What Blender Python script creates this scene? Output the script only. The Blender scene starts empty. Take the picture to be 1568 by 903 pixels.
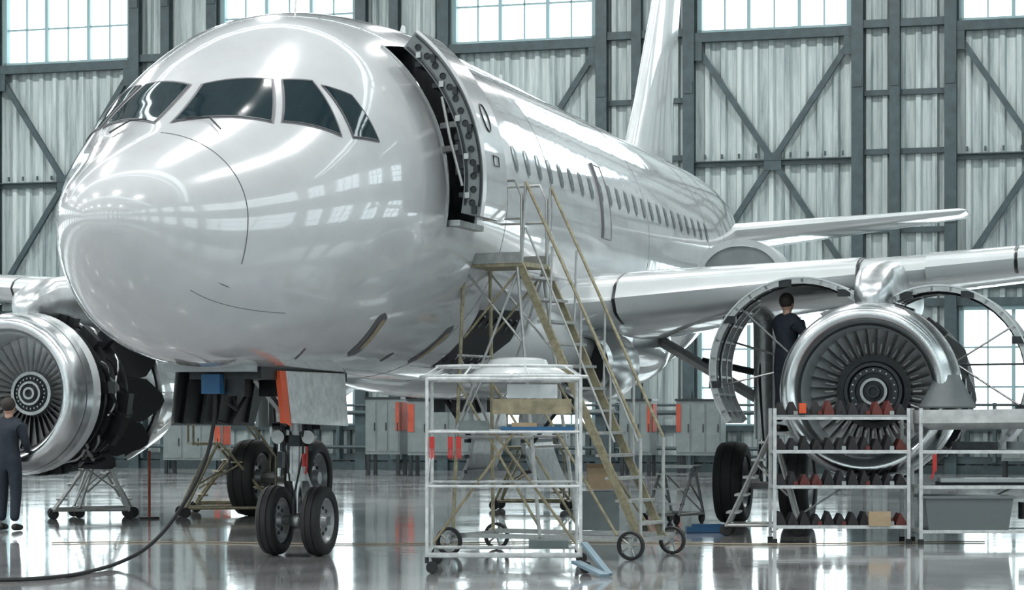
import bpy, bmesh, math, random
from mathutils import Vector, Matrix
random.seed(7)
PI=math.pi
rad=math.radians
sc=bpy.context.scene
# ------------------------------------------------------------------ materials
def mat(name,col,rough=.5,metal=0.0,coat=0.0,var=0.0,scale=4.0,bump=0.0,bscale=20.0,st=(1,1,1),rvar=0.0,emit=0):
    m=bpy.data.materials.new(name);m.use_nodes=True
    nt=m.node_tree;b=nt.nodes['Principled BSDF']
    b.inputs['Base Color'].default_value=(*col,1);b.inputs['Roughness'].default_value=rough
    b.inputs['Metallic'].default_value=metal;b.inputs['Coat Weight'].default_value=coat
    b.inputs['Coat Roughness'].default_value=.04
    tc=nt.nodes.new('ShaderNodeTexCoord');mp=nt.nodes.new('ShaderNodeMapping');mp.inputs['Scale'].default_value=st
    nt.links.new(tc.outputs['Object'],mp.inputs['Vector'])
    n=nt.nodes.new('ShaderNodeTexNoise');n.inputs['Scale'].default_value=scale;n.inputs['Detail'].default_value=6
    n.inputs['Roughness'].default_value=.65
    nt.links.new(mp.outputs[0],n.inputs['Vector'])
    r=nt.nodes.new('ShaderNodeValToRGB')
    r.color_ramp.elements[0].position=.3;r.color_ramp.elements[1].position=.7
    r.color_ramp.elements[0].color=(*[c*(1-var) for c in col],1);r.color_ramp.elements[1].color=(*[min(1,c*(1+var)) for c in col],1)
    nt.links.new(n.outputs['Fac'],r.inputs['Fac']);nt.links.new(r.outputs['Color'],b.inputs['Base Color'])
    if rvar:
        mr=nt.nodes.new('ShaderNodeMapRange');mr.inputs['From Min'].default_value=.3;mr.inputs['From Max'].default_value=.7
        mr.inputs['To Min'].default_value=max(0,rough-rvar);mr.inputs['To Max'].default_value=rough+rvar
        nt.links.new(n.outputs['Fac'],mr.inputs['Value']);nt.links.new(mr.outputs[0],b.inputs['Roughness'])
    if bump:
        n2=nt.nodes.new('ShaderNodeTexNoise');n2.inputs['Scale'].default_value=bscale;n2.inputs['Detail'].default_value=2
        nt.links.new(mp.outputs[0],n2.inputs['Vector'])
        bp=nt.nodes.new('ShaderNodeBump');bp.inputs['Strength'].default_value=bump;bp.inputs['Distance'].default_value=.05
        nt.links.new(n2.outputs['Fac'],bp.inputs['Height']);nt.links.new(bp.outputs[0],b.inputs['Normal'])
        nt.links.new(bp.outputs[0],b.inputs['Coat Normal'])
    return m
PAINT=mat('white_aircraft_paint',(.50,.51,.525),.2,0,1.0,.06,1.5,.07,1.3)
PAINT2=mat('white_wing_paint',(.56,.59,.60),.25,0,.8,.06,1.5)
GREYP=mat('grey_paint',(.33,.36,.37),.4,0,.2,.12,3)
DGREY=mat('dark_grey_panel',(.13,.15,.155),.45,0,.1,.2,3)
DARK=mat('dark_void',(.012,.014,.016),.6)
SEAM=mat('seam_grey',(.10,.10,.11),.5)
GLASS=mat('cockpit_glass',(.012,.024,.03),.04,0,1)
BLACK=mat('black_metal',(.03,.033,.036),.38,.6,0,.3,12)
RUB=mat('rubber',(.018,.018,.019),.65,0,0,.2,15)
HUB=mat('wheel_hub_grey',(.35,.36,.37),.35,.5,0,.2,10)
CHR=mat('polished_lip_metal',(.68,.70,.71),.24,1,0,.05,6)
ALU=mat('aluminium',(.50,.52,.53),.32,.9,0,.15,8)
STEEL=mat('brushed_steel',(.40,.41,.41),.35,.85,0,.2,10)
TAN=mat('primer_tan',(.30,.25,.17),.6,0,0,.2,10)
ORANGE=mat('orange_red_paint',(.70,.10,.03),.45,0,0,.1,6)
DORANGE=mat('faded_orange_paint',(.36,.06,.03),.6,0,0,.25,4)
RED=mat('red_plastic',(.45,.03,.025),.5)
BLUE=mat('blue_plastic',(.02,.10,.22),.5)
GALV=mat('galvanised_tube',(.42,.43,.42),.4,.6,0,.2,14)
YEL=mat('worn_yellow_tube',(.30,.27,.18),.5,.3,0,.4,14)
WHT=mat('white_enamel_tube',(.58,.60,.60),.4,0,.2,.25,10)
WOOD=mat('plywood',(.33,.28,.18),.6,0,0,.25,8)
CARD=mat('cardboard',(.42,.31,.20),.8,0,0,.1,8)
CABG=mat('cabinet_grey',(.15,.18,.18),.5,0,0,.2,3)
# ------------------------------------------------------------------ builder
class B:
    def __init__(s): s.v=[];s.f=[];s.m=[];s.M=Matrix()
    def add(s,vs,fs,mi=0):
        o=len(s.v);s.v+=[s.M@Vector(p) for p in vs]
        s.f+=[tuple(i+o for i in f) for f in fs];s.m+=([mi]*len(fs) if isinstance(mi,int) else mi)
    def box(s,c,d,mi=0,R=None):
        c=Vector(c);x,y,z=[k/2 for k in d]
        vs=[Vector(p) for p in [(-x,-y,-z),(x,-y,-z),(x,y,-z),(-x,y,-z),(-x,-y,z),(x,-y,z),(x,y,z),(-x,y,z)]]
        if R is not None: vs=[R@p for p in vs]
        s.add([p+c for p in vs],[(0,3,2,1),(4,5,6,7),(0,1,5,4),(1,2,6,5),(2,3,7,6),(3,0,4,7)],mi)
    def beam(s,p0,p1,w,h,mi=0,up=(0,0,1)):
        p0=Vector(p0);p1=Vector(p1);d=(p1-p0).normalized();u=Vector(up)
        if abs(d.dot(u))>.98:u=Vector((0,1,0))
        a=d.cross(u).normalized();b=a.cross(d)
        vs=[]
        for p in (p0,p1):
            for i,j in ((-1,-1),(1,-1),(1,1),(-1,1)): vs.append(p+a*i*w/2+b*j*h/2)
        s.add(vs,[(3,2,1,0),(4,5,6,7),(0,1,5,4),(1,2,6,5),(2,3,7,6),(3,0,4,7)],mi)
    def tube(s,p0,p1,r,mi=0,n=8,r2=None):
        p0=Vector(p0);p1=Vector(p1);r2=r if r2 is None else r2
        d=(p1-p0).normalized();u=Vector((0,0,1)) if abs(d.z)<.9 else Vector((0,1,0))
        a=d.cross(u).normalized();b=a.cross(d);vs=[]
        for p,q in ((p0,r),(p1,r2)):
            for i in range(n):
                t=2*PI*i/n;vs.append(p+a*q*math.cos(t)+b*q*math.sin(t))
        s.add(vs,[(i,(i+1)%n,n+(i+1)%n,n+i) for i in range(n)]+[tuple(range(n))[::-1],tuple(range(n,2*n))],mi)
    def path(s,pts,r,mi=0,n=8,closed=False):
        P=[Vector(p) for p in pts];N=len(P);vs=[];a=None
        for i in range(N):
            if closed: t=(P[(i+1)%N]-P[i-1])
            else: t=P[min(i+1,N-1)]-P[max(i-1,0)]
            t.normalize()
            if a is None:
                u=Vector((0,0,1)) if abs(t.z)<.9 else Vector((0,1,0));a=t.cross(u).normalized()
            else: a=(a-t*a.dot(t)).normalized()
            b=t.cross(a)
            for k in range(n):
                q=2*PI*k/n;vs.append(P[i]+a*r*math.cos(q)+b*r*math.sin(q))
        fs=[]
        for i in range(N if closed else N-1):
            j=(i+1)%N
            fs+=[(i*n+k,i*n+(k+1)%n,j*n+(k+1)%n,j*n+k) for k in range(n)]
        if not closed: fs+=[tuple(range(n))[::-1],tuple((N-1)*n+k for k in range(n))]
        s.add(vs,fs,mi)
    def lathe(s,prof,mi=0,n=48,a0=0,a1=2*PI):
        full=abs(a1-a0-2*PI)<1e-6;m=n if full else n+1;vs=[];fs=[];ms=[]
        for x,r in prof:
            for k in range(m):
                q=a0+(a1-a0)*k/n;vs.append((x,r*math.cos(q),r*math.sin(q)))
        for i in range(len(prof)-1):
            for k in range(n):
                k2=(k+1)%m
                fs.append((i*m+k,i*m+k2,(i+1)*m+k2,(i+1)*m+k));ms.append(mi if isinstance(mi,int) else mi[i])
        s.add(vs,fs,ms)
    def loft(s,rings,mi=0,caps=True):
        n=len(rings[0]);vs=[p for r in rings for p in r];fs=[]
        for i in range(len(rings)-1):
            fs+=[(i*n+k,i*n+(k+1)%n,(i+1)*n+(k+1)%n,(i+1)*n+k) for k in range(n)]
        if caps: fs+=[tuple(range(n))[::-1],tuple((len(rings)-1)*n+k for k in range(n))]
        s.add(vs,fs,mi)
    def sphere(s,c,r,mi=0,n=12,sc3=(1,1,1)):
        vs=[];fs=[];h=n//2
        for i in range(h+1):
            for k in range(n):
                q=PI*i/h;t=2*PI*k/n
                vs.append((c[0]+r*sc3[0]*math.sin(q)*math.cos(t),c[1]+r*sc3[1]*math.sin(q)*math.sin(t),c[2]+r*sc3[2]*math.cos(q)))
        for i in range(h):
            fs+=[(i*n+k,(i+1)*n+k,(i+1)*n+(k+1)%n,i*n+(k+1)%n) for k in range(n)]
        s.add(vs,fs,mi)
    def obj(s,name,mats,parent=None,smooth=35,weld=False,matrix=None):
        me=bpy.data.meshes.new(name);me.from_pydata([tuple(p) for p in s.v],[],s.f)
        for m in mats: me.materials.append(m)
        me.polygons.foreach_set('material_index',s.m)
        bm=bmesh.new();bm.from_mesh(me)
        if weld: bmesh.ops.remove_doubles(bm,verts=bm.verts,dist=1e-5)
        bmesh.ops.recalc_face_normals(bm,faces=bm.faces);bm.to_mesh(me);bm.free()
        me.polygons.foreach_set('use_smooth',[True]*len(me.polygons))
        me.set_sharp_from_angle(angle=rad(smooth));me.update()
        o=bpy.data.objects.new(name,me);sc.collection.objects.link(o)
        if parent: o.parent=parent
        if matrix: o.matrix_local=matrix
        return o
def empty(name,loc=(0,0,0),rz=0,parent=None):
    o=bpy.data.objects.new(name,None);sc.collection.objects.link(o)
    o.location=loc;o.rotation_euler=(0,0,rz);o.empty_display_size=.3
    if parent:o.parent=parent
    return o
def orient(c,d):
    d=Vector(d).normalized();return Matrix.Translation(Vector(c))@d.to_track_quat('X','Z').to_matrix().to_4x4()
def wheel(b,c,R,w,axis,mt=0,mh=1,md=2):
    old=b.M.copy();b.M=old@orient(c,axis)
    b.lathe([(-.28*w,.62*R),(-.46*w,.68*R),(-.5*w,.80*R),(-.47*w,.9*R),(-.38*w,.965*R),(-.2*w,.99*R),(-.19*w,.972*R),(-.14*w,.972*R),(-.13*w,R),(0,R),(.13*w,R),(.14*w,.972*R),(.19*w,.972*R),(.2*w,.99*R),(.38*w,.965*R),(.47*w,.9*R),(.5*w,.80*R),(.46*w,.68*R),(.28*w,.62*R)],mt,40)
    for sg in (-1,1):
        b.lathe([(sg*.42*w,0),(sg*.42*w,.16*R),(sg*.2*w,.22*R),(sg*.16*w,.45*R),(sg*.3*w,.56*R),(sg*.4*w,.6*R),(sg*.38*w,.65*R),(sg*.2*w,.65*R)],mh,32)
        for k in range(8):
            q=k*PI/4;b.tube((sg*.15*w,.36*R*math.cos(q),.36*R*math.sin(q)),(sg*.22*w,.36*R*math.cos(q),.36*R*math.sin(q)),.055*R,md,8)
    b.M=old
# ------------------------------------------------------------------ camera / world
cam=bpy.data.cameras.new('camera');co=bpy.data.objects.new('camera',cam);sc.collection.objects.link(co)
co.location=(0,0,1.58);co.rotation_euler=(PI/2,0,0)
cam.lens=36*3664/1568;cam.sensor_width=36;cam.sensor_fit='HORIZONTAL';cam.shift_y=.1138;cam.clip_end=500
sc.camera=co
w=bpy.data.worlds.new('daylight');sc.world=w;w.use_nodes=True
bg=w.node_tree.nodes['Background'];bg.inputs[0].default_value=(.84,.975,1,1);bg.inputs[1].default_value=3.9
sc.view_settings.view_transform='Standard'
# ------------------------------------------------------------------ hangar
HM=Matrix.Translation((0,64,0))@Matrix.Rotation(rad(-17),4,'Z')
def streaky(name,c0,c1,c2):
    m=bpy.data.materials.new(name);m.use_nodes=True;nt=m.node_tree;b=nt.nodes['Principled BSDF']
    b.inputs['Roughness'].default_value=.5
    tc=nt.nodes.new('ShaderNodeTexCoord');mp=nt.nodes.new('ShaderNodeMapping');mp.inputs['Scale'].default_value=(2.6,2.6,.16)
    n=nt.nodes.new('ShaderNodeTexNoise');n.inputs['Scale'].default_value=1.6;n.inputs['Detail'].default_value=9;n.inputs['Roughness'].default_value=.75
    r=nt.nodes.new('ShaderNodeValToRGB');e=r.color_ramp.elements
    e[0].position=.34;e[0].color=(*c0,1);e[1].position=.62;e[1].color=(*c2,1);k=e.new(.47);k.color=(*c1,1)
    nt.links.new(tc.outputs['Object'],mp.inputs[0]);nt.links.new(mp.outputs[0],n.inputs['Vector']);nt.links.new(n.outputs['Fac'],r.inputs[0]);nt.links.new(r.outputs[0],b.inputs['Base Color'])
    return m
CORR=streaky('weathered_corrugated_metal',(.13,.17,.178),(.30,.355,.36),(.46,.52,.52))
BEAM=mat('dark_grey_steel',(.034,.056,.063),.5,0,0,.35,3)
CEIL=mat('ceiling_panel',(.18,.21,.21),.7,0,0,.2,1)
FLOORM=mat('polished_concrete',(.30,.30,.305),.10,0,.4,.34,.6,.04,1.6,rvar=.05)
TRIM=mat('window_frame_paint',(.24,.36,.38),.5)
def corr(b,t0,t1,z0,z1,mi=0,pitch=.42):
    if t1-t0<.02: return
    pr=[(0,0),(.5,0),(.6,-.09),(.88,-.09)];xs=[];k=math.floor(t0/pitch);last=0
    while (k*pitch)<t1:
        for u,d in pr:
            X=(k+u)*pitch
            if X<=t0: last=d
            elif X<t1:
                if not xs: xs.append((t0,last))
                xs.append((X,d))
        k+=1
    if not xs: xs=[(t0,0)]
    xs.append((t1,xs[-1][1]))
    vs=[];fs=[]
    for X,d in xs: vs+=[(X,d,z0),(X,d,z1)]
    for i in range(len(xs)-1): fs.append((2*i,2*i+2,2*i+3,2*i+1))
    b.add(vs,fs,mi)
ROOF=18.0
back=B();trim=B()
centers=[.35+6.75*k for k in range(-5,5)]
T0,T1=-37.0,34.0
prev=T0
lowz=(1.2,4.2)
for c in centers:
    corr(back,prev,c-1.95,0,ROOF)
    corr(back,c-1.95,c+1.95,0,lowz[0]);corr(back,c-1.95,c+1.95,lowz[1],11.45);corr(back,c-1.95,c+1.95,15.3,ROOF)
    prev=c+1.95
corr(back,prev,T1,0,ROOF)
wb=back.obj('wall_back',[CORR],smooth=20,matrix=HM)
wi=1
for c in centers:
    for (z0,z1,hz) in ((11.45,15.3,(12.45,13.6)),(lowz[0],lowz[1],(2.2,3.2))):
        b=B()
        for x in (-1.95,1.95): b.box((c+x,-.02,(z0+z1)/2),(.12,.2,z1-z0+.1))
        for z in (z0,z1): b.box((c,-.02,z),(4.0,.2,.12))
        for x in (-.66,.66): b.box((c+x,-.02,(z0+z1)/2),(.09,.12,z1-z0))
        for x in (-1.3,0,1.3): b.box((c+x,0,(z0+z1)/2),(.045,.06,z1-z0))
        for z in hz: b.box((c,0,z),(3.9,.06,.05))
        b.obj('window_%d'%wi,[TRIM],matrix=HM);wi+=1
for c in centers:
    for x,wd in ((-2.2,.30),(2.2,.30),(3.15,.26)):
        for yy in (-.34,-.12): trim.box((c+x,yy,9),(wd,.04,18))
        trim.box((c+x,-.23,9),(.05,.2,18))
        for z in (1.6,3.2,6.5,10,13): trim.box((c+x,-.37,z),(wd*.8,.03,.3))
    for (xa,za,xb,zb) in ((-2.1,11.2,2.1,4.9),(2.1,11.2,-2.1,4.9)):
        trim.beam((c+xa,-.2,za),(c+xb,-.2,zb),.1,.15)
    trim.box((c,-.24,8.03),(.45,.05,.45))
    for z in (8.0,4.75): trim.box((c,-.14,z),(4.2,.1,.12));trim.box((c,-.18,z+.07),(4.2,.2,.03))
    for z in (9.7,8.2,6.2): trim.box((c+3.3,-.12,z),(2.3,.1,.14))
    trim.box((c,-.2,11.3),(4.4,.22,.24));trim.box((c+3.4,-.2,11.45),(2.5,.2,.2))
    for x in (-2.1,2.1): trim.box((c+x,-.28,10.95),(.5,.04,.5));trim.box((c+x,-.28,4.9),(.5,.04,.5))
    for i in range(5): trim.box((c-1.8+i*.9,-.12,.6),(.1,.12,1.2))
    for i in range(9): trim.box((c-1.8+i*.45,-.16,8.2),(.05,.04,.12))
for z,h in ((1.15,.14),(.35,.18),(4.35,.2),(15.6,.3)): trim.box(((T0+T1)/2,-.14,z),(T1-T0,.14,h))
trim.box(((T0+T1)/2,-.1,.11),(T1-T0,.24,.22))
trim.obj('trim_1',[BEAM],matrix=HM)
b=B()
for z,r in ((1.55,.06),(1.75,.035),(.62,.05)): b.tube((T0+.5,-.45,z),(T1-.5,-.45,z),r,0,8)
for i in range(36): b.box((T0+1+i*1.95,-.3,1.05),(.08,.34,2.1 if i%3==0 else 1.5))
for i in range(24):
    x=T0+2+i*2.9;b.box((x,-.42,random.uniform(.5,.9)),(random.uniform(.3,.8),.3,random.uniform(.4,.7)))
b.obj('trim_2',[BEAM],matrix=HM)
def sidewall(name,x):
    b=B();L=76
    for z0,z1 in ((0,2.5),(6.0,10.5),(14.5,ROOF)): b.box((x,-L/2,(z0+z1)/2),(.12,L,z1-z0))
    for i in range(14):
        y=-i*L/13
        b.box((x,y,9),(.3,2.0,18),0)
        for z0,z1 in ((2.5,6.0),(10.5,14.5)):
            for k in range(1,4): b.box((x,y-1+-k*1.1-.2,(z0+z1)/2),(.1,.09,z1-z0),1)
    for z in (3.6,4.8,11.8,13.1): b.box((x,-L/2,z),(.1,L,.1),1)
    b.obj(name,[CORR,BEAM],matrix=HM)
sidewall('wall_left',T0);sidewall('wall_right',T1)
b=B();W_=T1-T0  # unseen windowed wall, added to cut flat daylight from the front
for z0,z1 in ((0,3.0),(7.0,10.0),(15.0,ROOF)): b.box((-1.5,-76,(z0+z1)/2),(W_,.12,z1-z0))
for i in range(13):
    x=T0+i*W_/12;b.box((x,-76,9),(2.8,.3,18),0)
    for z0,z1 in ((3,7),(10,15)):
        for k in range(1,4): b.box((x+1.1+k*1.0,-76,(z0+z1)/2),(.1,.1,z1-z0),1)
for z in (4.4,5.7,11.6,13.3): b.box((-1.5,-76,z),(W_,.1,.12),1)
b.obj('wall_front_unseen',[CORR,BEAM],matrix=HM)
b=B()
edges=[(-76.3,-66),(-64.4,-51),(-49.2,-38),(-36.2,-26),(-24.2,-13),(-11.2,.2)]  # gaps added as skylight strips for soft top light on the fuselage
for y0,y1 in edges: b.box((-1.5,(y0+y1)/2,ROOF+.1),(T1-T0+.4,y1-y0,.2),0)
for k in range(13):
    y=-k*6.2-.5
    b.box((-1.5,y,ROOF-.2),(T1-T0,.25,.3),1);b.box((-1.5,y,ROOF-1.6),(T1-T0,.2,.2),1)
    for j in range(24):
        x=T0+j*(T1-T0)/24;dx=(T1-T0)/24
        b.beam((x,y,ROOF-.2),(x+dx/2,y,ROOF-1.6),.08,.08,1);b.beam((x+dx/2,y,ROOF-1.6),(x+dx,y,ROOF-.2),.08,.08,1)
b.obj('ceiling',[CEIL,BEAM],matrix=HM)
b=B();b.box((-1.5,-60,-.05),(T1-T0+.4,121,.1));b.obj('floor',[FLOORM],matrix=HM)
LAMPM=mat('lamp_housing',(.2,.2,.2),.4,.6)
def lamp(x,y,pw=620):
    p=empty('high_bay_lamp',HM@Vector((x,y,15.6)))
    b=B();b.M=orient((0,0,0),(0,0,1))
    b.lathe([(.06,0),(.06,.34),(.0,.42),(.25,.22),(.5,.12),(.5,0)],0,20);b.M=Matrix();b.tube((0,0,.5),(0,0,1.0),.02)
    b.obj('shade',[LAMPM],p)
    l=bpy.data.lights.new('bulb','AREA');l.shape='DISK';l.size=.7;l.energy=pw;l.color=(1,.99,.97)
    lo=bpy.data.objects.new('bulb',l);sc.collection.objects.link(lo);lo.parent=p;lo.location=(0,0,-.05)
for x in (-24,-15,-7,1,9,17):
    for y in (-58,-46,-34,-20,-7): lamp(x,y)
# ------------------------------------------------------------------ AIRCRAFT
AIR=empty('jet_airliner',(-3.715,21.415,0),PI/2-rad(15.5))
T=[(0,3.33,3.33,0,3.33),(.1,3.58,3.03,.30,3.33),(.5,3.88,2.55,.65,3.33),(1,4.13,2.25,.90,3.36),(1.5,4.36,2.11,1.13,3.43),(2,4.64,2.04,1.35,3.52),(2.5,4.96,2.01,1.51,3.62),(3,5.28,1.99,1.64,3.71),(3.5,5.55,1.98,1.74,3.79),(4,5.75,1.975,1.82,3.86),(5,5.95,1.965,1.92,3.95),(6,6.05,1.96,1.96,4.0),(7,6.1,1.96,1.975,4.03),(18.5,6.1,1.96,1.975,4.03),(20,6.1,2.1,1.95,4.1),(22,6.1,2.7,1.8,4.4),(24,6.08,3.45,1.5,4.77),(26,6.0,4.15,1.12,5.07),(28,5.9,4.75,.7,5.32),(30,5.7,5.2,.3,5.45),(30.5,5.6,5.3,.15,5.45)]
def pchip(xs,ys):
    n=len(xs);d=[(ys[i+1]-ys[i])/(xs[i+1]-xs[i]) for i in range(n-1)]
    m=[d[0]]+[0 if d[i-1]*d[i]<=0 else 2*d[i-1]*d[i]/(d[i-1]+d[i]) for i in range(1,n-1)]+[d[-1]]
    def f(x):
        i=0
        while i<n-2 and x>xs[i+1]: i+=1
        h=xs[i+1]-xs[i];t=(x-xs[i])/h
        return ys[i]*(1+2*t)*(1-t)**2+m[i]*h*t*(1-t)**2+ys[i+1]*t*t*(3-2*t)+m[i+1]*h*t*t*(t-1)
    return f
us=[math.sqrt(r[0]) for r in T]
fz,fb,fh,fm=[pchip(us,[r[k] for r in T]) for k in (1,2,3,4)]
def S(a,d,off=0):
    ph=rad(d)
    def P(a,ph):
        u=math.sqrt(max(a,0));c=math.cos(ph);zm=fm(u)
        return Vector((a,-fh(u)*math.sin(ph),zm+((fz(u)-zm) if c>0 else (zm-fb(u)))*c))
    p=P(a,ph)
    if off:
        e=.01;n=(P(a+e,ph)-P(max(a-e,0),ph)).cross(P(a,ph+e)-P(a,ph-e)).normalized()
        c=Vector((a,0,fm(math.sqrt(a))))
        if n.dot(p-c)<0 : n=-n
        p=p+n*off
    return p
DA0,DA1,DP0,DP1=4.55,5.5,37.5,101.25
al=sorted(set([round((i/62*math.sqrt(7.2))**2,4) for i in range(63)]+[DA0,DA1]+[7.2+.4*i for i in range(1,59)]))
al=[a for a in al if a<30.5 and not(a not in(DA0,DA1) and min(abs(a-DA0),abs(a-DA1))<.03)]+[30.5]
N=96;b=B();vs=[];fs=[]
for a in al:
    for k in range(N): vs.append(S(a,k*360/N))
for i in range(len(al)-1):
    for k in range(N):
        am=(al[i]+al[i+1])/2;pm=(k+.5)*360/N
        if DA0<am<DA1 and DP0<pm<DP1: continue
        fs.append((i*N+k,i*N+(k+1)%N,(i+1)*N+(k+1)%N,(i+1)*N+k))
b.add(vs,fs,0);b.obj('fuselage_skin',[PAINT],AIR,smooth=50,weld=True)
b=B();b.M=Matrix.Translation((30.48,0,5.45));b.lathe([(0,.16),(.12,.12),(.1,.07),(-.1,.06)],0,20);b.obj('apu_exhaust',[BLACK],AIR)
b=B();n=16
rings=[]
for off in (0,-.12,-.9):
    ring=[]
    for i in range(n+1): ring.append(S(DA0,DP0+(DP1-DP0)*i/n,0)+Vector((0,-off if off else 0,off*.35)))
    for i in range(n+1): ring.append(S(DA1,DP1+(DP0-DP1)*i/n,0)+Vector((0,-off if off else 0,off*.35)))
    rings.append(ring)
b.loft(rings,0,caps=False);m=len(rings[0]);b.add(rings[-1],[(i,i+1,m-2-i,m-1-i) for i in range(n)],1)  # recess walls and back coloured near-black, standing in for cabin shade
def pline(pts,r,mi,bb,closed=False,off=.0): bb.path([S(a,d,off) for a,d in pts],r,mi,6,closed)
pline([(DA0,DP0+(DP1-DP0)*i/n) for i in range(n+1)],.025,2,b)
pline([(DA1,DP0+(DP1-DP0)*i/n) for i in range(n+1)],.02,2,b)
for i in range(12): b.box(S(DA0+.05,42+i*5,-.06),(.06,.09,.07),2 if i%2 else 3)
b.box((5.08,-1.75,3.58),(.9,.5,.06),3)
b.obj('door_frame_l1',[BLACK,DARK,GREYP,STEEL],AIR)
# opened entry door panel
b=B();da0,da1=4.26,5.10;OFF=.47;n=24;DZ=.04
def D(a,d,t):
    p=S(5.07,d,-t);return Vector((a,p.y-OFF,p.z+DZ))
R=[]
for a,ins in ((da0,.03),(da0+.03,0),(da1-.03,0),(da1,.03)):
    R.append([D(a,DP0+(DP1-DP0)*i/n,ins) for i in range(n+1)])
vs=[p for r in R for p in r];m=n+1;fs=[(i*m+k,i*m+k+1,(i+1)*m+k+1,(i+1)*m+k) for i in range(3) for k in range(n)]
b.add(vs,fs,0)
tk=.24
R2=[[D(a,DP0+(DP1-DP0)*i/n,t) for i in range(n+1)] for a,t in ((da0,.03),(da0,tk),(da0+.1,tk),(da1-.1,tk),(da1,tk),(da1,.03))]
vs=[p for r in R2 for p in r];fs=[(i*m+k,i*m+k+1,(i+1)*m+k+1,(i+1)*m+k) for i in range(5) for k in range(n)]
b.add(vs,fs,1)
for e in (0,n): b.add([R2[0][e],R2[1][e],R2[4][e],R2[5][e]],[(0,1,2,3)],1)
for i in range(14):
    d=41.5+i*4.3;c0=D(da0-.004,d,.135)
    b.M=orient(c0,(1,0,0));b.lathe([(0,0),(0,.026),(-.008,.029),(-.008,.034),(0,.036)],2,14);b.M=Matrix()
    if i%3==1: b.box(D(da0-.015,d+2.1,.10),(.04,.05,.08),2)
    if i%3==0: b.box(D(da0-.015,d+2.1,.19),(.04,.05,.06),3)
b.path([D(da0-.008,DP0+1+i*2.6,.055) for i in range(24)],.012,2,6)
b.path([D(da0-.008,DP0+1+i*2.6,.21) for i in range(24)],.014,2,6)
for i in range(6):
    d=45+i*10;b.beam(D(da0+.04,d,tk+.03),D(da1-.02,d,tk+.03),.06,.05,2)
b.box(D((da0+da1)/2,80,tk+.06),(.5,.12,.45),2)
b.path([D(da0+.02,60,.26),D(da0+.02,75,.34),D(da0+.02,92,.26)],.018,3)
for z in (4.35,4.6): b.beam((da0+.1,-2.15,z),(DA0+.02,-1.83,z),.08,.06,3)
b.box((da0+.12,-2.14,4.47),(.12,.14,.42),2)
b.path([D(da0+.36+.12*math.cos(t*PI/8),70+4.5*math.sin(t*PI/8),-.006) for t in range(16)],.008,2,6,True)
b.path([D(da0+.30,82,-.01),D(da0+.5,82,-.01),D(da0+.5,85,-.01),D(da0+.3,85,-.01)],.006,2,6,True)
b.obj('passenger_door_l1',[PAINT,DGREY,BLACK,STEEL],AIR,smooth=40)
def mirror(c): return [(a,-d) for a,d in c]
P2=[(2.25,3.0),(2.56,26),(2.02,40.5),(1.46,5)];P3=[(2.63,29.5),(2.86,38),(2.64,62),(2.12,43.5)];P4=[(2.91,42),(3.15,51),(3.18,70),(2.80,65)]
def qpatch(b,c,off,mi,grow=0,n=10):
    ca=sum(p[0] for p in c)/4;cd=sum(p[1] for p in c)/4
    c=[(ca+(a-ca)*(1+grow),cd+(d-cd)*(1+grow)) for a,d in c]
    vs=[]
    for i in range(n+1):
        for j in range(n+1):
            u=i/n;v=j/n
            a=(1-u)*(1-v)*c[0][0]+u*(1-v)*c[1][0]+u*v*c[2][0]+(1-u)*v*c[3][0]
            d=(1-u)*(1-v)*c[0][1]+u*(1-v)*c[1][1]+u*v*c[2][1]+(1-u)*v*c[3][1]
            vs.append(S(a,d,off))
    b.add(vs,[(i*(n+1)+j,(i+1)*(n+1)+j,(i+1)*(n+1)+j+1,i*(n+1)+j+1) for i in range(n) for j in range(n)],mi)
b=B()
for c in (P2,P3,P4):
    for q in (c,mirror(c)):
        qpatch(b,q,.006,1,.07);qpatch(b,q,.011,0)
        b.path([S(q[i][0]*(1-t/6)+q[(i+1)%4][0]*t/6,q[i][1]*(1-t/6)+q[(i+1)%4][1]*t/6,.008) for i in range(4) for t in range(6)],.008,1,6,True)
b.obj('cockpit_windows',[GLASS,SEAM],AIR)
b=B()
for q in (1,-1): b.path([S(1.50,q*30,.03),S(1.62,q*20,.03),S(1.52,q*10,.03)],.01,0,6)
b.obj('wipers',[BLACK],AIR)
b=B()
def oval(b,a,z,ra,rz,off,mi,side=1,n=18):
    vs=[]
    def pt(x,y):
        c=max(-1,min(1,(z+y-4.03)/2.07));return S(a+x,side*math.degrees(math.acos(c)),off)
    vs.append(pt(0,0))
    for i in range(n):
        t=2*PI*i/n;cx=math.copysign(abs(math.cos(t))**.8,math.cos(t));cy=math.copysign(abs(math.sin(t))**.8,math.sin(t))
        vs.append(pt(ra*cx,rz*cy))
    b.add(vs,[(0,1+i,1+(i+1)%n) for i in range(n)],mi)
a=7.1
while a<18.9:
    for sd in (1,-1):
        oval(b,a,4.5,.105,.165,.004,1,sd);oval(b,a,4.5,.085,.14,.008,0,sd)
    a+=.533
b.obj('cabin_windows',[mat('cabin_window_glass',(.07,.085,.095),.15,0,.5),GREYP],AIR)
b=B()
pline([(1.17,d) for d in range(6,112,3)],.006,0,b)
for sd in (1,-1):
    pline([(11.25,sd*d) for d in range(66,95,2)],.035 if sd==1 else .01,0,b)
    pline([(11.78,sd*d) for d in range(66,95,2)],.008,0,b)
    for d in (66,94): pline([(11.25+i*.053,sd*d) for i in range(11)],.008,0,b)
for a in (6.6,8.6,14.2,18.9,20.6): pline([(a,d) for d in range(0,360,4)],.0035,0,b,True)
for d in (36,112,-36,-112): pline([(5.6+i*.5,d) for i in range(27)],.0035,0,b)
pline([(.75+i*.1,132) for i in range(14)],.003,0,b)
b.obj('skin_seams',[SEAM],AIR)
b=B()
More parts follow.
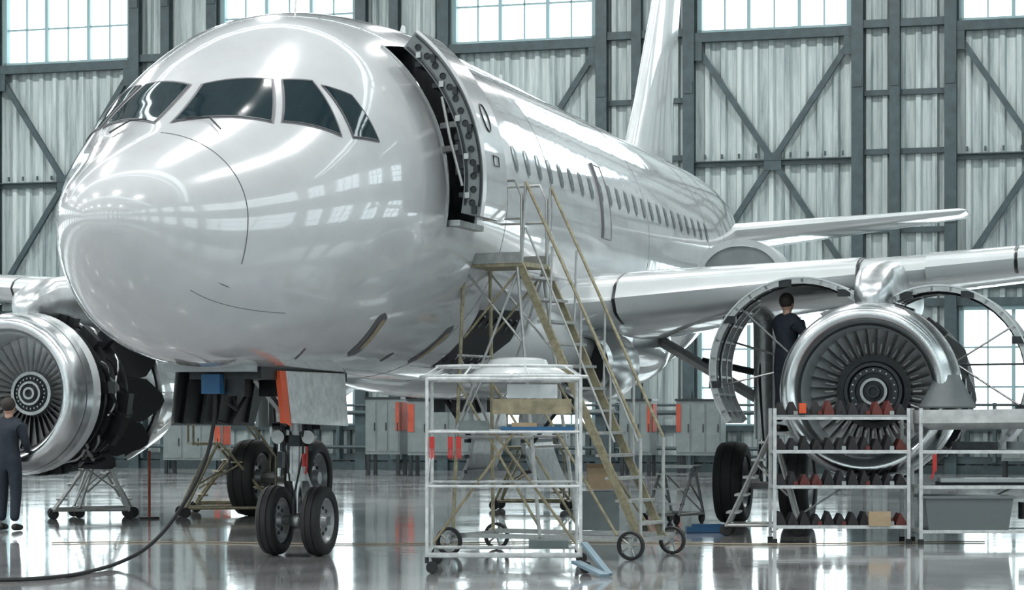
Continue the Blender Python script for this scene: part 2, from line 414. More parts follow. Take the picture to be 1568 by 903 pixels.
def slot(a0,d0,a1,d1,w,mi=0,off=.004):
    n=14;L=[]
    p0=S(a0,d0);p1=S(a1,d1);ln=(p1-p0).length
    for i in range(n+1):
        t=i/n;x=t*ln;e=min(x,ln-x);hw=w*math.sqrt(max(0,1-max(0,(w-e)/w)**2))
        a=a0+(a1-a0)*t;d=d0+(d1-d0)*t
        L.append((S(a-hw,d,off),S(a+hw,d,off)))
    vs=[p for q in L for p in q];b.add(vs,[(2*i,2*i+2,2*i+3,2*i+1) for i in range(n)],mi)
slot(4.03,131.5,4.42,154,.13,0);slot(4.12,134,4.40,149,.06,1,.009)
slot(6.40,135,6.52,156,.12,0);slot(6.45,138,6.56,153,.07,1,.009)
slot(5.50,150,5.55,156,.05,0);slot(1.0,122,1.13,123,.03,0)
slot(3.1,150,3.3,158,.02,0)
qpatch(b,[(6.9,128),(8.6,126),(9.6,150),(7.6,158)],.006,2)  # dark patch on the skin: open hatch plus painted-in dark underside reflection
for k in range(6):
    b.path([S(7.2+k*.28,130,.02),S(7.6+k*.33,153,.02)],.02,3,6);
    b.path([S(7.2+k*.28,130,.02),S(7.95+k*.33,153,.02)],.014,4,6)
b.obj('open_access_hatches',[SEAM,TAN,DARK,BLACK,GREYP],AIR)
b=B()
for a in (8.5,13.0):
    b.loft([[(a,.0,6.08),(a+.15,.03,6.08),(a+.4,0,6.08),(a+.15,-.03,6.08)],[(a+.25,.0,6.4),(a+.3,.012,6.4),(a+.4,0,6.4),(a+.3,-.012,6.4)]],0)
b.tube((5.0,0,5.94),(5.05,0,6.25),.012);b.obj('antennas',[WHT],AIR)
b=B();rings=[]
for i in range(29):
    t=i/28;a=8.6+t*8.6;k=max(.001,1-abs(2*t-1)**3.2)**.5
    ring=[]
    for j in range(40):
        q=2*PI*j/40;cy=math.cos(q);sy=math.sin(q)
        cy=math.copysign(abs(cy)**.75,cy);sy=math.copysign(abs(sy)**.75,sy)
        ring.append((a,2.25*k*cy,2.62+.88*k*sy))
    rings.append(ring)
b.loft(rings,0);b.obj('belly_fairing',[PAINT2],AIR,smooth=60)
b=B()
for sd in (-1,1):
    b.M=orient((10.2,sd*1.95,2.2),(1,0,0));b.lathe([(0,.34),(-.05,.37),(0,.42),(.5,.50),(1.4,.46),(2.0,.24),(2.2,0)],0,28);b.lathe([(0,.34),(.3,.30),(.35,0)],1,28)
b.M=Matrix();b.obj('air_conditioning_scoops',[CHR,DARK],AIR)
def af(n=14):
    r=[]
    for i in range(n+1):
        x=.5*(1+math.cos(PI*i/n));r.append((x,1))
    for i in range(1,n):
        x=.5*(1-math.cos(PI*i/n));r.append((x,-1))
    return r
def yt(x,t): return 5*t*(.2969*math.sqrt(x)-.126*x-.3516*x*x+.2843*x**3-.1036*x**4)
def wsec(le,l,z,c,t,sd,up=1.0):
    return [(le+c*x,sd*l,z+s_*yt(x,t)*c*(1.15 if s_>0 else .85)-.02*c*x) for x,s_ in af()]
WS0=[(9.3,1.0,2.86,7.6,.125),(9.9,2.3,2.98,6.7,.125),(11.1,4.6,3.25,5.1,.12),(12.05,6.4,3.47,3.9,.118),(14.6,11.4,4.06,2.8,.11),(17.5,16.9,4.75,1.5,.10),(17.75,17.1,4.8,1.2,.06)]
WS=WS0
def wint(l):
    for i in range(len(WS)-1):
        if WS[i][1]<=l<=WS[i+1][1]:
            t=(l-WS[i][1])/(WS[i+1][1]-WS[i][1]);return [WS[i][k]*(1-t)+WS[i+1][k]*t for k in range(5)]
for sd,nm in ((-1,'port'),(1,'starboard')):
    WS=[(p[0],p[1],p[2]-(.03*(p[1]-1) if sd>0 else 0),p[3],p[4]) for p in WS0]
    b=B();b.loft([wsec(*s_,sd) for s_ in WS],0)
    def slat(l0,l1,mi=0,grow=.022,fr=.15,fr2=.09,n3=3):
        rr=[]
        for k in range(n3):
            l=l0+(l1-l0)*k/(n3-1)
            le,_,z,c,t=wint(l)
            X=[(fr*(1-i/8),1) for i in range(8)]+[(0,1)]+[(fr2*(i/5),-1) for i in range(1,6)]
            o=[];inn=[]
            for x,s_ in X:
                zz=z+s_*yt(x,t)*c*(1.15 if s_>0 else .85)-.02*c*x
                o.append(Vector((le+c*x-(.03+grow)*(1-x/fr),sd*l,zz+s_*grow)));inn.append(Vector((le+c*x+.01,sd*l,zz-s_*.01)))
            rr.append(o+inn[::-1])
        b.loft(rr,mi)
    for l0,l1 in ((2.45,5.3),(6.15,7.25),(7.3,9.2),(9.25,12.2),(12.25,15.6)): slat(l0,l1)
    for l0 in (2.41,5.31,7.26): slat(l0,l0+.03,1,.012)
    b.loft([[(17.4,sd*17.12,4.2),(18.9,sd*17.1,4.5),(18.9,sd*17.14,5.1),(17.9,sd*17.12,5.35)],[(17.42,sd*17.18,4.2),(18.9,sd*17.18,4.5),(18.9,sd*17.2,5.1),(17.9,sd*17.18,5.35)]],0)
    for l in (4.5,7.6,10.6):
        le,_,z,c,t=wint(l);b.M=orient((le+c*.55,sd*l,z-.16),(1,0,-.02));b.lathe([(0,0),(.3,.10),(.9,.16),(1.9,.14),(2.7,.0)],0,16);b.M=Matrix()
    b.obj('wing_'+nm,[PAINT2,BLACK],AIR,smooth=40)
b=B();n=20;yc=-3.3;zc=3.55
vs=[]
for i in range(n+1):
    q=PI*i/n
    vs+=[(14.2,yc-.64*math.cos(q),zc+.50*math.sin(q)),(14.9,yc-.64*math.cos(q),zc+.50*math.sin(q)),(14.2,yc-.54*math.cos(q),zc+.40*math.sin(q))]
b.add(vs,[(3*i,3*i+3,3*i+4,3*i+1) for i in range(n)]+[(3*i,3*i+3,3*i+5,3*i+2) for i in range(n)],0)
pl=[Vector(vs[3*i+2])+Vector((.03,0,0)) for i in range(n+1)]+[Vector((14.23,yc,zc))]
b.add(pl,[(n+1,i,i+1) for i in range(n)],1)
b.obj('raised_wing_panel',[GREYP,DGREY],AIR)
for sd,nm in ((-1,'port'),(1,'starboard')):
    b=B();b.loft([wsec(24.0,.4,4.85,4.3,.10,sd),wsec(26.75,5.3,5.42,1.6,.09,sd),wsec(26.95,5.42,5.45,1.2,.04,sd)],0);b.obj('tailplane_'+nm,[PAINT2],AIR)
b=B()
def fsec(le,z,c,t): return [(le+c*x,s_*yt(x,t)*c,z) for x,s_ in af()]
b.loft([fsec(20.6,5.9,5.0,.07),fsec(21.5,6.3,3.9,.09),fsec(22.3,7.2,3.1,.10),fsec(25.3,11.4,1.5,.09),fsec(25.7,11.55,1.0,.04)],0)
b.obj('tail_fin',[PAINT2],AIR)
# ---- nose gear
b=B();G=5.07
for y in (-.26,.26): wheel(b,(G,y,.385),.385,.215,(0,1,0))
b.tube((G,-.4,.385),(G,.4,.385),.05,3);b.tube((G,0,.40),(G,0,.95),.055,4,12);b.tube((G,0,.85),(G,0,2.3),.09,3,14);b.tube((G,0,.82),(G,0,.9),.12,3,14);b.tube((G,0,1.2),(G,0,1.32),.13,2,14)
b.sphere((G,0,.385),.1,3)
b.beam((G+.05,0,.45),(G+.35,0,.68),.12,.05,3);b.beam((G+.35,0,.68),(G+.08,0,.95),.12,.05,3)
b.beam((G-.05,-.05,1.5),(G-1.2,-.05,2.2),.09,.09,3);b.beam((G-.05,.09,1.5),(G-1.2,.25,2.2),.06,.06,3)
for y in (-.16,.16): b.tube((G-.02,y,1.15),(G-.02,y,2.0),.035,2);b.tube((G-.14,y*1.1,1.30),(G-.06,y*1.1,1.30),.075,3,14)
b.tube((G,-.28,1.42),(G,.28,1.42),.045,2);b.path([(G-.1,-.1,2),(G-.16,-.13,1.5),(G-.1,-.1,1.1),(G-.13,-.02,.7),(G-.06,0,.45)],.012,5);b.path([(G-.08,.1,2),(G-.14,.1,1.6),(G-.12,.1,1.2),(G-.1,.02,.6)],.01,5)
b.box((G-.1,-.18,1.75),(.1,.08,.16),6);b.box((G+.02,.2,1.05),(.09,.06,.18),2);b.box((G-.12,0,1.62),(.08,.2,.12),2);b.tube((G-.14,-.13,.98),(G-.14,-.13,1.12),.025,6)
b.path([(G-.13,-.16,1.2),(G-.16,-.17,1.0),(G-.14,-.15,.9)],.012,6,6)
b.obj('nose_landing_gear',[RUB,HUB,BLACK,STEEL,CHR,RUB,RED],AIR)
b=B()
b.box((4.3,0,2.0),(2.6,.78,.18),2)
def ndoor(y,outm,inm,lean):
    for (a0,a1,m_) in ((3.44,3.62,3),(3.62,5.45,outm)):
        b.add([(a0,y,2.0),(a1,y,2.0),(a1-(.06 if a1>5 else 0),y*1.05+lean,1.42),(a0+(.0),y*1.05+lean,1.46)],[(0,1,2,3)],m_)
        y2=y*.88
        b.add([(a0,y2,2.0),(a1,y2,2.0),(a1-(.06 if a1>5 else 0),y2*1.05+lean,1.42),(a0,y2*1.05+lean,1.46)],[(3,2,1,0)],inm)
    for e in ((3.44,1.46,3),(5.45,1.42,outm)):
        b.add([(e[0],y,2.0),(e[0],y*.88,2.0),(e[0]-(.06 if e[0]>5 else 0),y*.88*1.05+lean,e[1]),(e[0]-(.06 if e[0]>5 else 0),y*1.05+lean,e[1])],[(0,1,2,3)],e[2])
    b.add([(3.44,y*1.05+lean,1.46),(5.39,y*1.05+lean,1.42),(5.39,y*.924+lean,1.42),(3.44,y*.924+lean,1.46)],[(0,1,2,3)],outm)
ndoor(-.42,0,1,-.04)
b.add([(2.9,.46,2.02),(5.3,.44,2.0),(5.2,.56,1.42),(3.05,.58,1.46)],[(0,1,2,3)],1);b.add([(2.9,.50,2.02),(5.3,.48,2.0),(5.2,.60,1.42),(3.05,.62,1.46)],[(3,2,1,0)],0)
for k in range(5): b.beam((3.15+k*.45,.45,1.98),(3.2+k*.44,.55,1.46),.04,.05,2)
for k in range(7): b.box((3.1+k*.3,.1*(k%3-1),1.84),(.14,.2,.2),2)
b.box((3.0,.12,1.86),(.2,.2,.2),4)
b.box((2.72,.05,2.02),(.3,.9,.08),5)
b.path([(3.0,.0,2.0),(3.05,.05,1.7),(3.3,0,1.6),(3.4,.1,1.9)],.02,6);b.path([(3.2,.2,1.9),(3.3,.25,1.5),(3.6,.2,1.45),(3.9,.1,1.8)],.018,6)
b.add([(5.2,-.16,1.9),(5.25,.16,1.9),(5.25,.14,1.35),(5.2,-.14,1.35)],[(0,1,2,3)],0)
b.obj('nose_gear_doors',[WHT,BLACK,BLACK,ORANGE,BLUE,GREYP,RUB],AIR)
for sd,nm,ga in ((-1,'port',13.7),(1,'starboard',14.3)):
    b=B();y=sd*3.75
    for dy in (-.46,.46): wheel(b,(ga,y+dy,.58),.58,.42,(0,1,0))
    b.tube((ga,y-.55,.58),(ga,y+.55,.58),.09,3);b.tube((ga,y,.6),(ga,y,1.3),.1,4,14);b.tube((ga,y,1.2),(ga-.1,y,3.1),.16,3,16)
    b.beam((ga+.1,y,.7),(ga+.5,y,1.1),.2,.07,3);b.beam((ga+.5,y,1.1),(ga+.15,y,1.5),.2,.07,3)
    b.tube((ga,y,1.7),(ga,y-sd*1.7,2.7),.08,3);b.tube((ga,y,2.1),(ga,y-sd*.9,2.3),.05,2)
    b.box((ga,y+sd*.2,2.1),(.9,.05,1.5),5)
    b.path([(ga-.17,y,2.9),(ga-.2,y+.05,2),(ga-.15,y,1.2),(ga-.1,y+.1,.7)],.018,0)
    b.obj('main_landing_gear_'+nm,[RUB,HUB,BLACK,STEEL,CHR,PAINT2],AIR)
b=B()
for y,tw in ((-.42,-.1),(.42,.1)):
    n=8;vs=[]
    for i in range(n+1):
        t=i/n;yy=y+tw*math.sin(t*PI/2)*2-.2*math.copysign(1,y)*math.sin(t*PI)
        for a_ in (13.1,14.9):
            for o in (0,.05): vs.append((a_-(.1*t if a_>14 else -.2*t),yy+o,1.8-t*1.3))
    fs=[]
    for i in range(n):
        k=4*i;fs+=[(k,k+2,k+6,k+4),(k+1,k+5,k+7,k+3),(k,k+4,k+5,k+1),(k+2,k+3,k+7,k+6)]
    fs+=[(0,1,3,2),(4*n,4*n+2,4*n+3,4*n+1)]
    b.add(vs,fs,0)
    for i in range(5): b.beam((13.15,y+.06,1.6-i*.22),(14.8,y+.06,1.6-i*.22),.04,.05,1)
    b.beam((13.4,y,1.1),(13.6,y*2.4,1.9),.05,.05,1)
b.box((14,0,1.82),(2.2,2.6,.12),1)
for k in range(8): b.box((13.0+.1*k,-1.1+k*.3,1.68),(.3,.18,.22),1)
b.obj('belly_gear_doors',[WHT,BLACK],AIR)
# ---- engines
FANM=mat('fan_blade_metal',(.85,.86,.87),.34,.8,0,.08,9)
FAND=mat('dark_hub_metal',(.05,.055,.06),.4,.7,0,.2,9)
def engine(nm,y,cowls):
    E=(9.37,y,1.83);M0=Matrix.Translation(E)
    b=B();b.M=M0
    b.lathe([(.97,.79),(.6,.775),(.35,.775),(.18,.80),(.06,.85),(.01,.90),(0,.935),(.01,.975),(.06,1.02),(.18,1.06),(.32,1.08),(.50,1.10),(.70,1.11),(.72,1.08),(.72,.8)],[2,2,2,0,0,0,0,0,0,0,0,1,1,3,3],72)
    b.lathe([(.321,1.083),(.335,1.087)],3,72);
    b.M=M0@Matrix.Rotation(rad(200 if nm=='starboard' else 20),4,'X');b.box((.5,0,1.10),(.2,.12,.012),3);b.M=M0
    b.obj('engine_inlet_'+nm,[CHR,PAINT2,GREYP,SEAM],AIR)
    b=B();b.M=M0
    b.lathe([(1.15,.0),(1.15,.80)],1,40)
    nb=36;hubr=.46 if nm=='port' else .30
    for i in range(nb):
        t0=2*PI*i/nb;vs=[];m_=7
        for j in range(m_+1):
            r=hubr+(.785-hubr)*j/m_;be=rad((34 if nm=='port' else 28)+(28 if nm=='port' else 34)*j/m_);ch=.13+.05*j/m_
            for k in (-1,-.3,.3,1):
                x=.93+k*ch/2*math.cos(be);t=t0+k*ch/2*math.sin(be)/r+(.012 if abs(k)<.5 else 0)
                vs.append((x,r*math.cos(t),r*math.sin(t)))
        b.add(vs,[(4*j+k,4*j+k+1,4*j+k+5,4*j+k+4) for j in range(m_) for k in range(3)],0)
        if nm=='port':
            b.tube((.86,.49*math.cos(t0),.49*math.sin(t0)),(.86,.60*math.cos(t0),.60*math.sin(t0)),.012,0,6)
    if nm=='port':
        b.lathe([(.90,.0),(.90,.05),(.86,.055),(.86,.08),(.93,.085),(.93,.13),(.88,.135),(.88,.17),(.95,.18),(.95,.23),(.90,.235),(.90,.30),(.84,.32),(.84,.36),(.92,.38),(.92,.46),(1.1,.47)],[2,4,4,4,2,4,3,4,2,2,4,2,4,4,2,4],56)
        for i in range(20):
            t=2*PI*i/20;b.tube((.9,.27*math.cos(t),.27*math.sin(t)),(.87,.27*math.cos(t),.27*math.sin(t)),.012,3,6)
    else:
        b.lathe([(.80,.0),(.80,.05),(.76,.055),(.76,.085),(.82,.09),(.82,.13),(.78,.135),(.78,.165),(.86,.17),(.86,.25),(.83,.255),(.83,.30),(1.0,.33),(1.1,.33)],[2,3,3,3,2,3,3,3,2,2,3,3,2],48)
        for i in range(24):
            t=2*PI*i/24;b.tube((.85,.21*math.cos(t),.21*math.sin(t)),(.82,.21*math.cos(t),.21*math.sin(t)),.012,3,6)
    b.obj('engine_fan_'+nm,[FANM,DARK,BLACK,STEEL,FAND],AIR)
    b=B();b.M=M0
    b.lathe([(.72,.82),(.72,1.0),(.78,1.05),(.84,1.05),(.86,.98),(1.0,.97),(1.01,1.03),(1.06,1.03),(1.07,.97),(1.3,.96),(1.31,1.01),(1.36,1.01),(1.37,.96),(1.75,.95),(1.76,1.0),(1.82,1.0),(1.83,.93),(2.1,.88),(2.15,.7),(2.3,.62),(3.0,.58),(3.2,.5)],0,48)
    rnd=random.Random(3)
    for i in range(30):
        t=rad(rnd.uniform(0,360));t2=t+rad(rnd.uniform(-50,50));x=rnd.uniform(.9,1.6);x2=x+rnd.uniform(.2,.6)
        pts=[]
        for k in range(9):
            u=k/8;tt=t+(t2-t)*u;pts.append((x+(x2-x)*u,(1.03+.03*math.sin(u*9))*math.cos(tt),(1.03+.03*math.sin(u*9))*math.sin(tt)))
        b.path(pts,rnd.choice((.015,.022,.03)),rnd.choice((0,1)),6)
    for i in range(18):
        t=rad(rnd.uniform(0,360));x=rnd.uniform(1.0,1.7)
        b.M=M0@Matrix.Rotation(t,4,'X');b.box((x,0,1.04),(rnd.uniform(.15,.3),rnd.uniform(.15,.35),.18),0)
    for i in range(14):
        t=rad(i*26+8);b.M=M0@Matrix.Rotation(t,4,'X');b.tube((2.1,0,.80),(3.0,.1,.66),.02,1,6);b.box((2.5,0,.68),(.3,.16,.12),0)
    for t in (60,95,130,165,200,235,270,300):
        b.M=M0@Matrix.Rotation(rad(t),4,'X')
        b.add([(1.85,-.33,.92),(1.85,.33,.92),(2.35,.30,1.02),(2.75,.10,1.10),(2.80,0,1.12),(2.75,-.10,1.10),(2.35,-.30,1.02),(1.85,-.3,.86),(1.85,.3,.86),(2.7,0,1.04)],[(0,1,2,3,4,5,6),(7,9,8)],2)
    b.M=M0
    b.obj('engine_fan_case_'+nm,[BLACK,STEEL,DARK],AIR)
    b=B();b.M=M0
    b.lathe([(2.75,1.04),(2.76,1.10),(2.9,1.08),(3.3,1.0),(3.9,.86),(3.9,.82),(3.3,.9),(2.8,.98),(2.75,1.04)],[1,0,0,0,1,1,1,1],48,rad(-60),rad(240))
    b.M=M0
    b.lathe([(3.2,.5),(3.6,.46),(4.5,.36),(4.5,.32),(3.7,.3)],1,36);b.lathe([(3.9,.28),(4.5,.2),(5.0,.03),(5.02,0)],1,24)
    b.obj('engine_nozzle_'+nm,[PAINT2,STEEL],AIR)
    b=B();rr=[]
    for a_,hw,z0,z1 in ((9.37+.55,.10,2.90,3.04),(9.37+.7,.22,2.87,3.22),(9.37+1.2,.27,2.8,3.42),(9.37+2.4,.26,2.6,3.55),(9.37+4.5,.2,2.6,3.5),(9.37+6.6,.05,3.05,3.35)):
        ring=[]
        for j in range(16):
            q=2*PI*j/16;cy=math.cos(q);sy=math.sin(q);cy=math.copysign(abs(cy)**.6,cy);sy=math.copysign(abs(sy)**.6,sy)
            ring.append((a_,y+hw*cy,(z0+z1)/2+(z1-z0)/2*sy))
        rr.append(ring)
    b.loft(rr,0);b.obj('engine_pylon_'+nm,[ALU],AIR,smooth=50)
    for sg,beta in cowls:
        b=B();b.M=M0;be=rad(beta)
        def C(psi,r):
            ps=rad(psi);Y=sg*r*math.sin(ps);Z=r*math.cos(ps);hy=sg*1.15*math.sin(rad(8));hz=1.15*math.cos(rad(8))
            y_=Y-hy;z_=Z-hz
            return (hy+y_*math.cos(be)-sg*z_*math.sin(be),hz+z_*math.cos(be)+sg*y_*math.sin(be))
        def arc(r0,r1,x0,x1,p0,p1,mi,n=30):
            vs=[]
            for i in range(n+1):
                p=p0+(p1-p0)*i/n
                o=C(p,r1);q=C(p,r0)
                vs+=[(x0,*o),(x1,*o),(x1,*q),(x0,*q)]
            fs=[]
            for i in range(n):
                k=4*i;fs+=[(k+j,k+(j+1)%4,k+4+(j+1)%4,k+4+j) for j in range(4)]
            fs+=[(0,1,2,3),(4*n+3,4*n+2,4*n+1,4*n)];b.add(vs,fs,mi)
        arc(1.145,1.165,.95,2.2,8,176,0)
        for x in (.97,1.35,1.75,2.12): arc(1.08,1.146,x,x+.04,8,176,1)
        for p in range(12,176,12): arc(1.09,1.146,.97,2.15,p,p+1.6,1,2)
        for x,p in ((1.1,95),(2.0,120),(1.5,150)):
            q=C(p,1.1);b.tube((x,*q),(x+.1,sg*.95,.35),.014,1,8)
        b.path([(1.2,*C(p,1.07)) for p in range(20,160,10)],.015,2,6)
        for p in (20,60,105,150):
            b.box((1.0,*C(p,1.1)),(.08,.16,.09),2)
        b.obj('fan_cowl_door_'+nm+('_inboard' if sg*y<0 else '_outboard'),[ALU,STEEL,BLACK],AIR)
engine('port',-5.68,((1,50),(-1,40)))
engine('starboard',5.82,())
# ------------------------------------------------------------------ ground equipment
b=B()
pts=[(-3.02,24.4,1.85),(-3.05,24.5,1.5),(-3.13,24.5,1.11),(-3.3,24.5,.74),(-3.53,24.6,.41),(-3.75,24.5,.18),(-3.98,24.2,.05),(-4.12,23.4,.02),(-4.25,22.7,.02),(-4.5,22.3,.02),(-4.9,22.2,.02),(-5.8,22.3,.02),(-7,23,.02)]
P=[Vector(p) for p in pts];sm=[]
for i in range(len(P)-1):
    p0,p1,p2,p3=P[max(i-1,0)],P[i],P[i+1],P[min(i+2,len(P)-1)]
    for k in range(8):
        t=k/8;sm.append(.5*((2*p1)+(p2-p0)*t+(2*p0-5*p1+4*p2-p3)*t*t+(3*p1-p0-3*p2+p3)*t**3))
sm.append(P[-1]);b.path(sm,.02,0,8);b.obj('ground_power_cable',[RUB])
b=B();b.path([(-5.5+i*.35,28.6+.25*math.sin(i*.45),.012) for i in range(33)],.009,0,6);b.obj('floor_cable',[TAN])
ST=empty('rolling_access_stairs',(1.52,25.98,0),rad(155.4))
b=B()
def whl(b,x,y,R,mt,mh,ax=(0,1,0),w=.06):
    old=b.M.copy();b.M=old@orient((x,y,R),ax)
    b.lathe([(-w/2,R*.8),(-w/2,R*.95),(-w*.3,R),(w*.3,R),(w/2,R*.95),(w/2,R*.8),(-w/2,R*.8)],mt,28)
    b.lathe([(-w*.6,0),(-w*.6,R*.2),(w*.6,R*.2),(w*.6,0)],mh,12)
    for k in range(5):
        q=2*PI*k/5;b.tube((0,R*.15*math.cos(q),R*.15*math.sin(q)),(0,R*.85*math.cos(q),R*.85*math.sin(q)),.012,mh,6)
    b.M=old
for x,y in ((0,.62),(0,-.62),(2.15,.62),(2.15,-.62)): whl(b,x,y,.155,1,0)
for y in (-.54,.54): b.beam((-.05,y,.22),(2.2,y,.22),.05,.05,0)
for x in (0,1.1,2.15): b.beam((x,-.62,.2),(x,.62,.2),.05,.05,0)
for y in (-.34,.34):
    b.beam((.0,y,.2),(1.42,y,3.2),.035,.085,2)
    b.tube((.0,y,.25),(.0,y,1.3),.02,0);b.tube((.0,y,1.3),(1.35,y,4.1),.018,2)
    for t in (.25,.5,.75): b.tube((1.42*t,y,.2+3*t),(1.38*t,y,1.3+2.8*t-.02),.014,0)
    b.tube((1.35,y,4.1),(1.4,y,3.2),.018,0)
    b.tube((.3,y,1.25),(1.35,y,3.6),.013,0)
    b.path([(1.4,y,3.2),(1.4,y,3.95),(1.48,y,4.12),(2.05,y,4.12),(2.12,y,3.98),(2.12,y,3.2)],.018,0)
    b.tube((1.4,y,3.7),(2.12,y,3.7),.014,0)
    b.tube((2.1,y,3.2),(2.15,y*1.55,.22),.022,2);b.tube((1.45,y,3.2),(1.1,y*1.55,.22),.022,0)
    b.tube((1.45,y,3.1),(2.15,y*1.5,1.3),.016,0);b.tube((1.1,y*1.5,.3),(2.12,y*1.3,1.9),.016,2);b.tube((1.2,y*1.45,1.3),(2.13,y*1.4,1.3),.016,0)
    b.tube((.2,y*1.5,.25),(1.3,y*1.2,1.9),.016,2)
    b.tube((1.42,y,3.15),(2.1,y,2.4),.014,2);b.tube((2.1,y,3.15),(1.35,y,2.3),.014,0)
for x,z in ((2.13,1.3),(2.12,2.2),(1.28,1.9),(1.2,1.2)): b.tube((x,-.45,z),(x,.45,z),.016,0)
b.tube((2.13,-.5,1.3),(2.12,.42,2.2),.014,0);b.tube((2.13,.5,1.3),(2.12,-.42,2.2),.014,0)
for i in range(12):
    t=(i+.7)/12.3;b.box((1.42*t,0,.2+3*t),(.2,.66,.03),0)
b.box((1.76,0,3.2),(.76,.76,.05),2);b.box((1.76,-.38,3.27),(.76,.02,.12),0);b.box((1.76,.38,3.27),(.76,.02,.12),0)
b.obj('frame',[GALV,RUB,YEL],ST)
WP=empty('rolling_work_platform',(-.08,23.35,0),rad(0))
b=B();x0,x1,y0,y1=-.75,.75,0,1.5
for x in (x0,x1):
    for y in (y0,y1):
        b.tube((x,y,.16),(x,y,1.92),.017,0);
        b.tube((x,y,.16),(x,y,.1),.02,1);
        old=b.M.copy();b.M=orient((x+.05,y,.06),(0,1,0));b.lathe([(-.02,0),(-.02,.055),(-.012,.06),(.012,.06),(.02,.055),(.02,0)],1,16);b.M=old
for z in (.17,.85,1.38,1.90):
    r=.018 if z in(.17,1.9) else .014
    for y in (y0,y1): b.tube((x0,y,z),(x1,y,z),r,0)
    for x in (x0,x1): b.tube((x,y0,z),(x,y1,z),r,0)
b.tube((x0,y1,.2),(.1,y1,1.36),.014,2);b.tube((x1,y1,.2),(-.1,y1,1.36),.014,2)
b.tube((x0,y0,.87),(x0,y1,1.36),.012,0);b.tube((x1,y0,.87),(x1,y1,1.36),.012,0)
b.box((0,.03,.19),(1.5,.10,.02),0)
b.box((0,.75,1.38),(1.5,.16,.03),0)
for k,(zz,rr_) in enumerate(((1.93,.84),(2.03,.68))):
    b.path([(rr_*math.cos(q*PI/16),.75+rr_*.9*math.sin(q*PI/16),zz) for q in range(32)],.016,0,8,True)
for q in range(8):
    t=q*PI/4+.3;b.tube((.84*math.cos(t),.75+.756*math.sin(t),1.93),(.68*math.cos(t),.75+.61*math.sin(t),2.03),.01,0,6)
b.M=orient((.15,.75,1.93),(0,0,1));b.lathe([(0,.50),(.03,.49),(.08,.42),(.12,.30),(.17,.28),(.19,.22),(.2,0)],3,36);b.M=Matrix()
for x in (-.7,-.35,0,.35,.7): b.beam((x,.08,1.9),(x,1.42,1.9),.05,.02,0)
b.box((.28,.5,1.63),(.78,.3,.15),2);b.box((.28,.5,1.78),(.5,.26,.14),3)
b.box((.33,.08,1.415),(.72,.16,.035),4);b.box((.2,.5,1.43),(.25,.2,.08),5);b.box((-.3,.6,1.44),(.3,.2,.1),6)
b.box((.45,.9,.24),(.4,.3,.08),6)
b.obj('frame',[WHT,RUB,WOOD,PAINT2,BLUE,CARD,CABG],WP)
b=B()
for x in (-.70,-.52,-.44):
    b.box((x,-.04,1.28),(.05,.03,.11),0)
    for j in range(4): b.beam((x-.018+j*.012,-.04,1.23),(x-.022+j*.015,-.04,1.13-.015*(j%2)),.010,.02,0)
b.obj('red_work_gloves',[RED],WP)
b=B();b.beam((.62,23.25,.12),(.88,22.75,.02),.10,.03,0);b.beam((.70,23.3,.30),(.93,22.9,.02),.07,.03,0);b.obj('blue_plank',[mat('pale_blue_plank',(.16,.24,.29),.5)])
b=B();b.box((2.55,31.3,.04),(.55,.3,.07),0);b.box((2.55,31.3,.09),(.4,.1,.04),0);b.obj('blue_tow_bar',[BLUE])
b=B();b.box((0,0,.7),(.32,.3,.28),0);b.box((0,0,.28),(.5,.4,.5),1);b.add([(-.16,-.15,.84),(.16,-.15,.84),(.2,-.3,.9),(-.2,-.3,.9)],[(0,1,2,3)],0)
b.obj('parts_box_on_crate',[CARD,CABG],None,matrix=Matrix.Translation((1.15,31.5,0)))
def rack(loc,L,Dp,zs,items,name,rz=0):
    E=empty(name,loc,rz);b=B()
    for x in (0,L):
        for y in (0,Dp): b.beam((x,y,0.06),(x,y,1.62),.04,.04,0,up=(0,1,0));b.box((x,y,.03),(.06,.06,.06),2)
    for z in zs:
        for y in (0,Dp): b.beam((0,y,z),(L,y,z),.03,.04,0)
        for x in (0,L): b.beam((x,0,z),(x,Dp,z),.03,.04,0)
        b.box((L/2,Dp/2,z),(L-.04,Dp-.04,.02),3)
    for y in (0,Dp): b.beam((0,y,1.50),(L,y,1.50),.03,.035,0)
    b.tube((0,Dp,.1),(L,Dp,1.1),.012,0)
    b.obj('frame',[WHT,BLACK,RUB,GREYP],E)
    if items:
        b=B();rn=random.Random(5)
        for z in items:
            n=int(L/.135)
            for i in range(n):
                x=.08+i*(L-.16)/(n-1);h=rn.uniform(.13,.18);mi=rn.choice((0,0,0,0,0,0,1))
                b.loft([[(x-.062,.04,z+.02),(x+.062,.04,z+.02),(x+.062,.42,z+.02),(x-.062,.42,z+.02)],[(x-.06,.04,z+.055),(x+.06,.04,z+.055),(x+.06,.42,z+.055),(x-.06,.42,z+.055)],[(x-.012,.07,z+.02+h),(x+.004,.07,z+.02+h),(x+.004,.38,z+.02+h),(x-.012,.38,z+.02+h)]],mi)
                if i%2: b.box((x+.03,.03,z+.045),(.05,.03,.045),rn.choice((1,2,0)))
        b.obj('stored_blade_blocks',[mat('dark_rubber_block',(.018,.017,.019),.7),mat('dull_red',(.11,.02,.016),.6),GREYP],E)
    return E
r1=rack((3.14,28.6,0),1.6,.5,(.2,.68,1.10),(.2,.68,1.10,1.52),'parts_rack',0)
b=B();b.box((.8,.25,1.53),(1.56,.46,.02),0);b.box((.33,-.02,1.62),(.08,.06,.12),1);b.box((1.25,-.0,.3),(.26,.1,.17),2);b.obj('top_shelf',[GREYP,ORANGE,CARD],r1)
r2=rack((4.87,28.5,0),2.2,.6,(.15,.68,1.10),(),'storage_rack',0)
b=B()
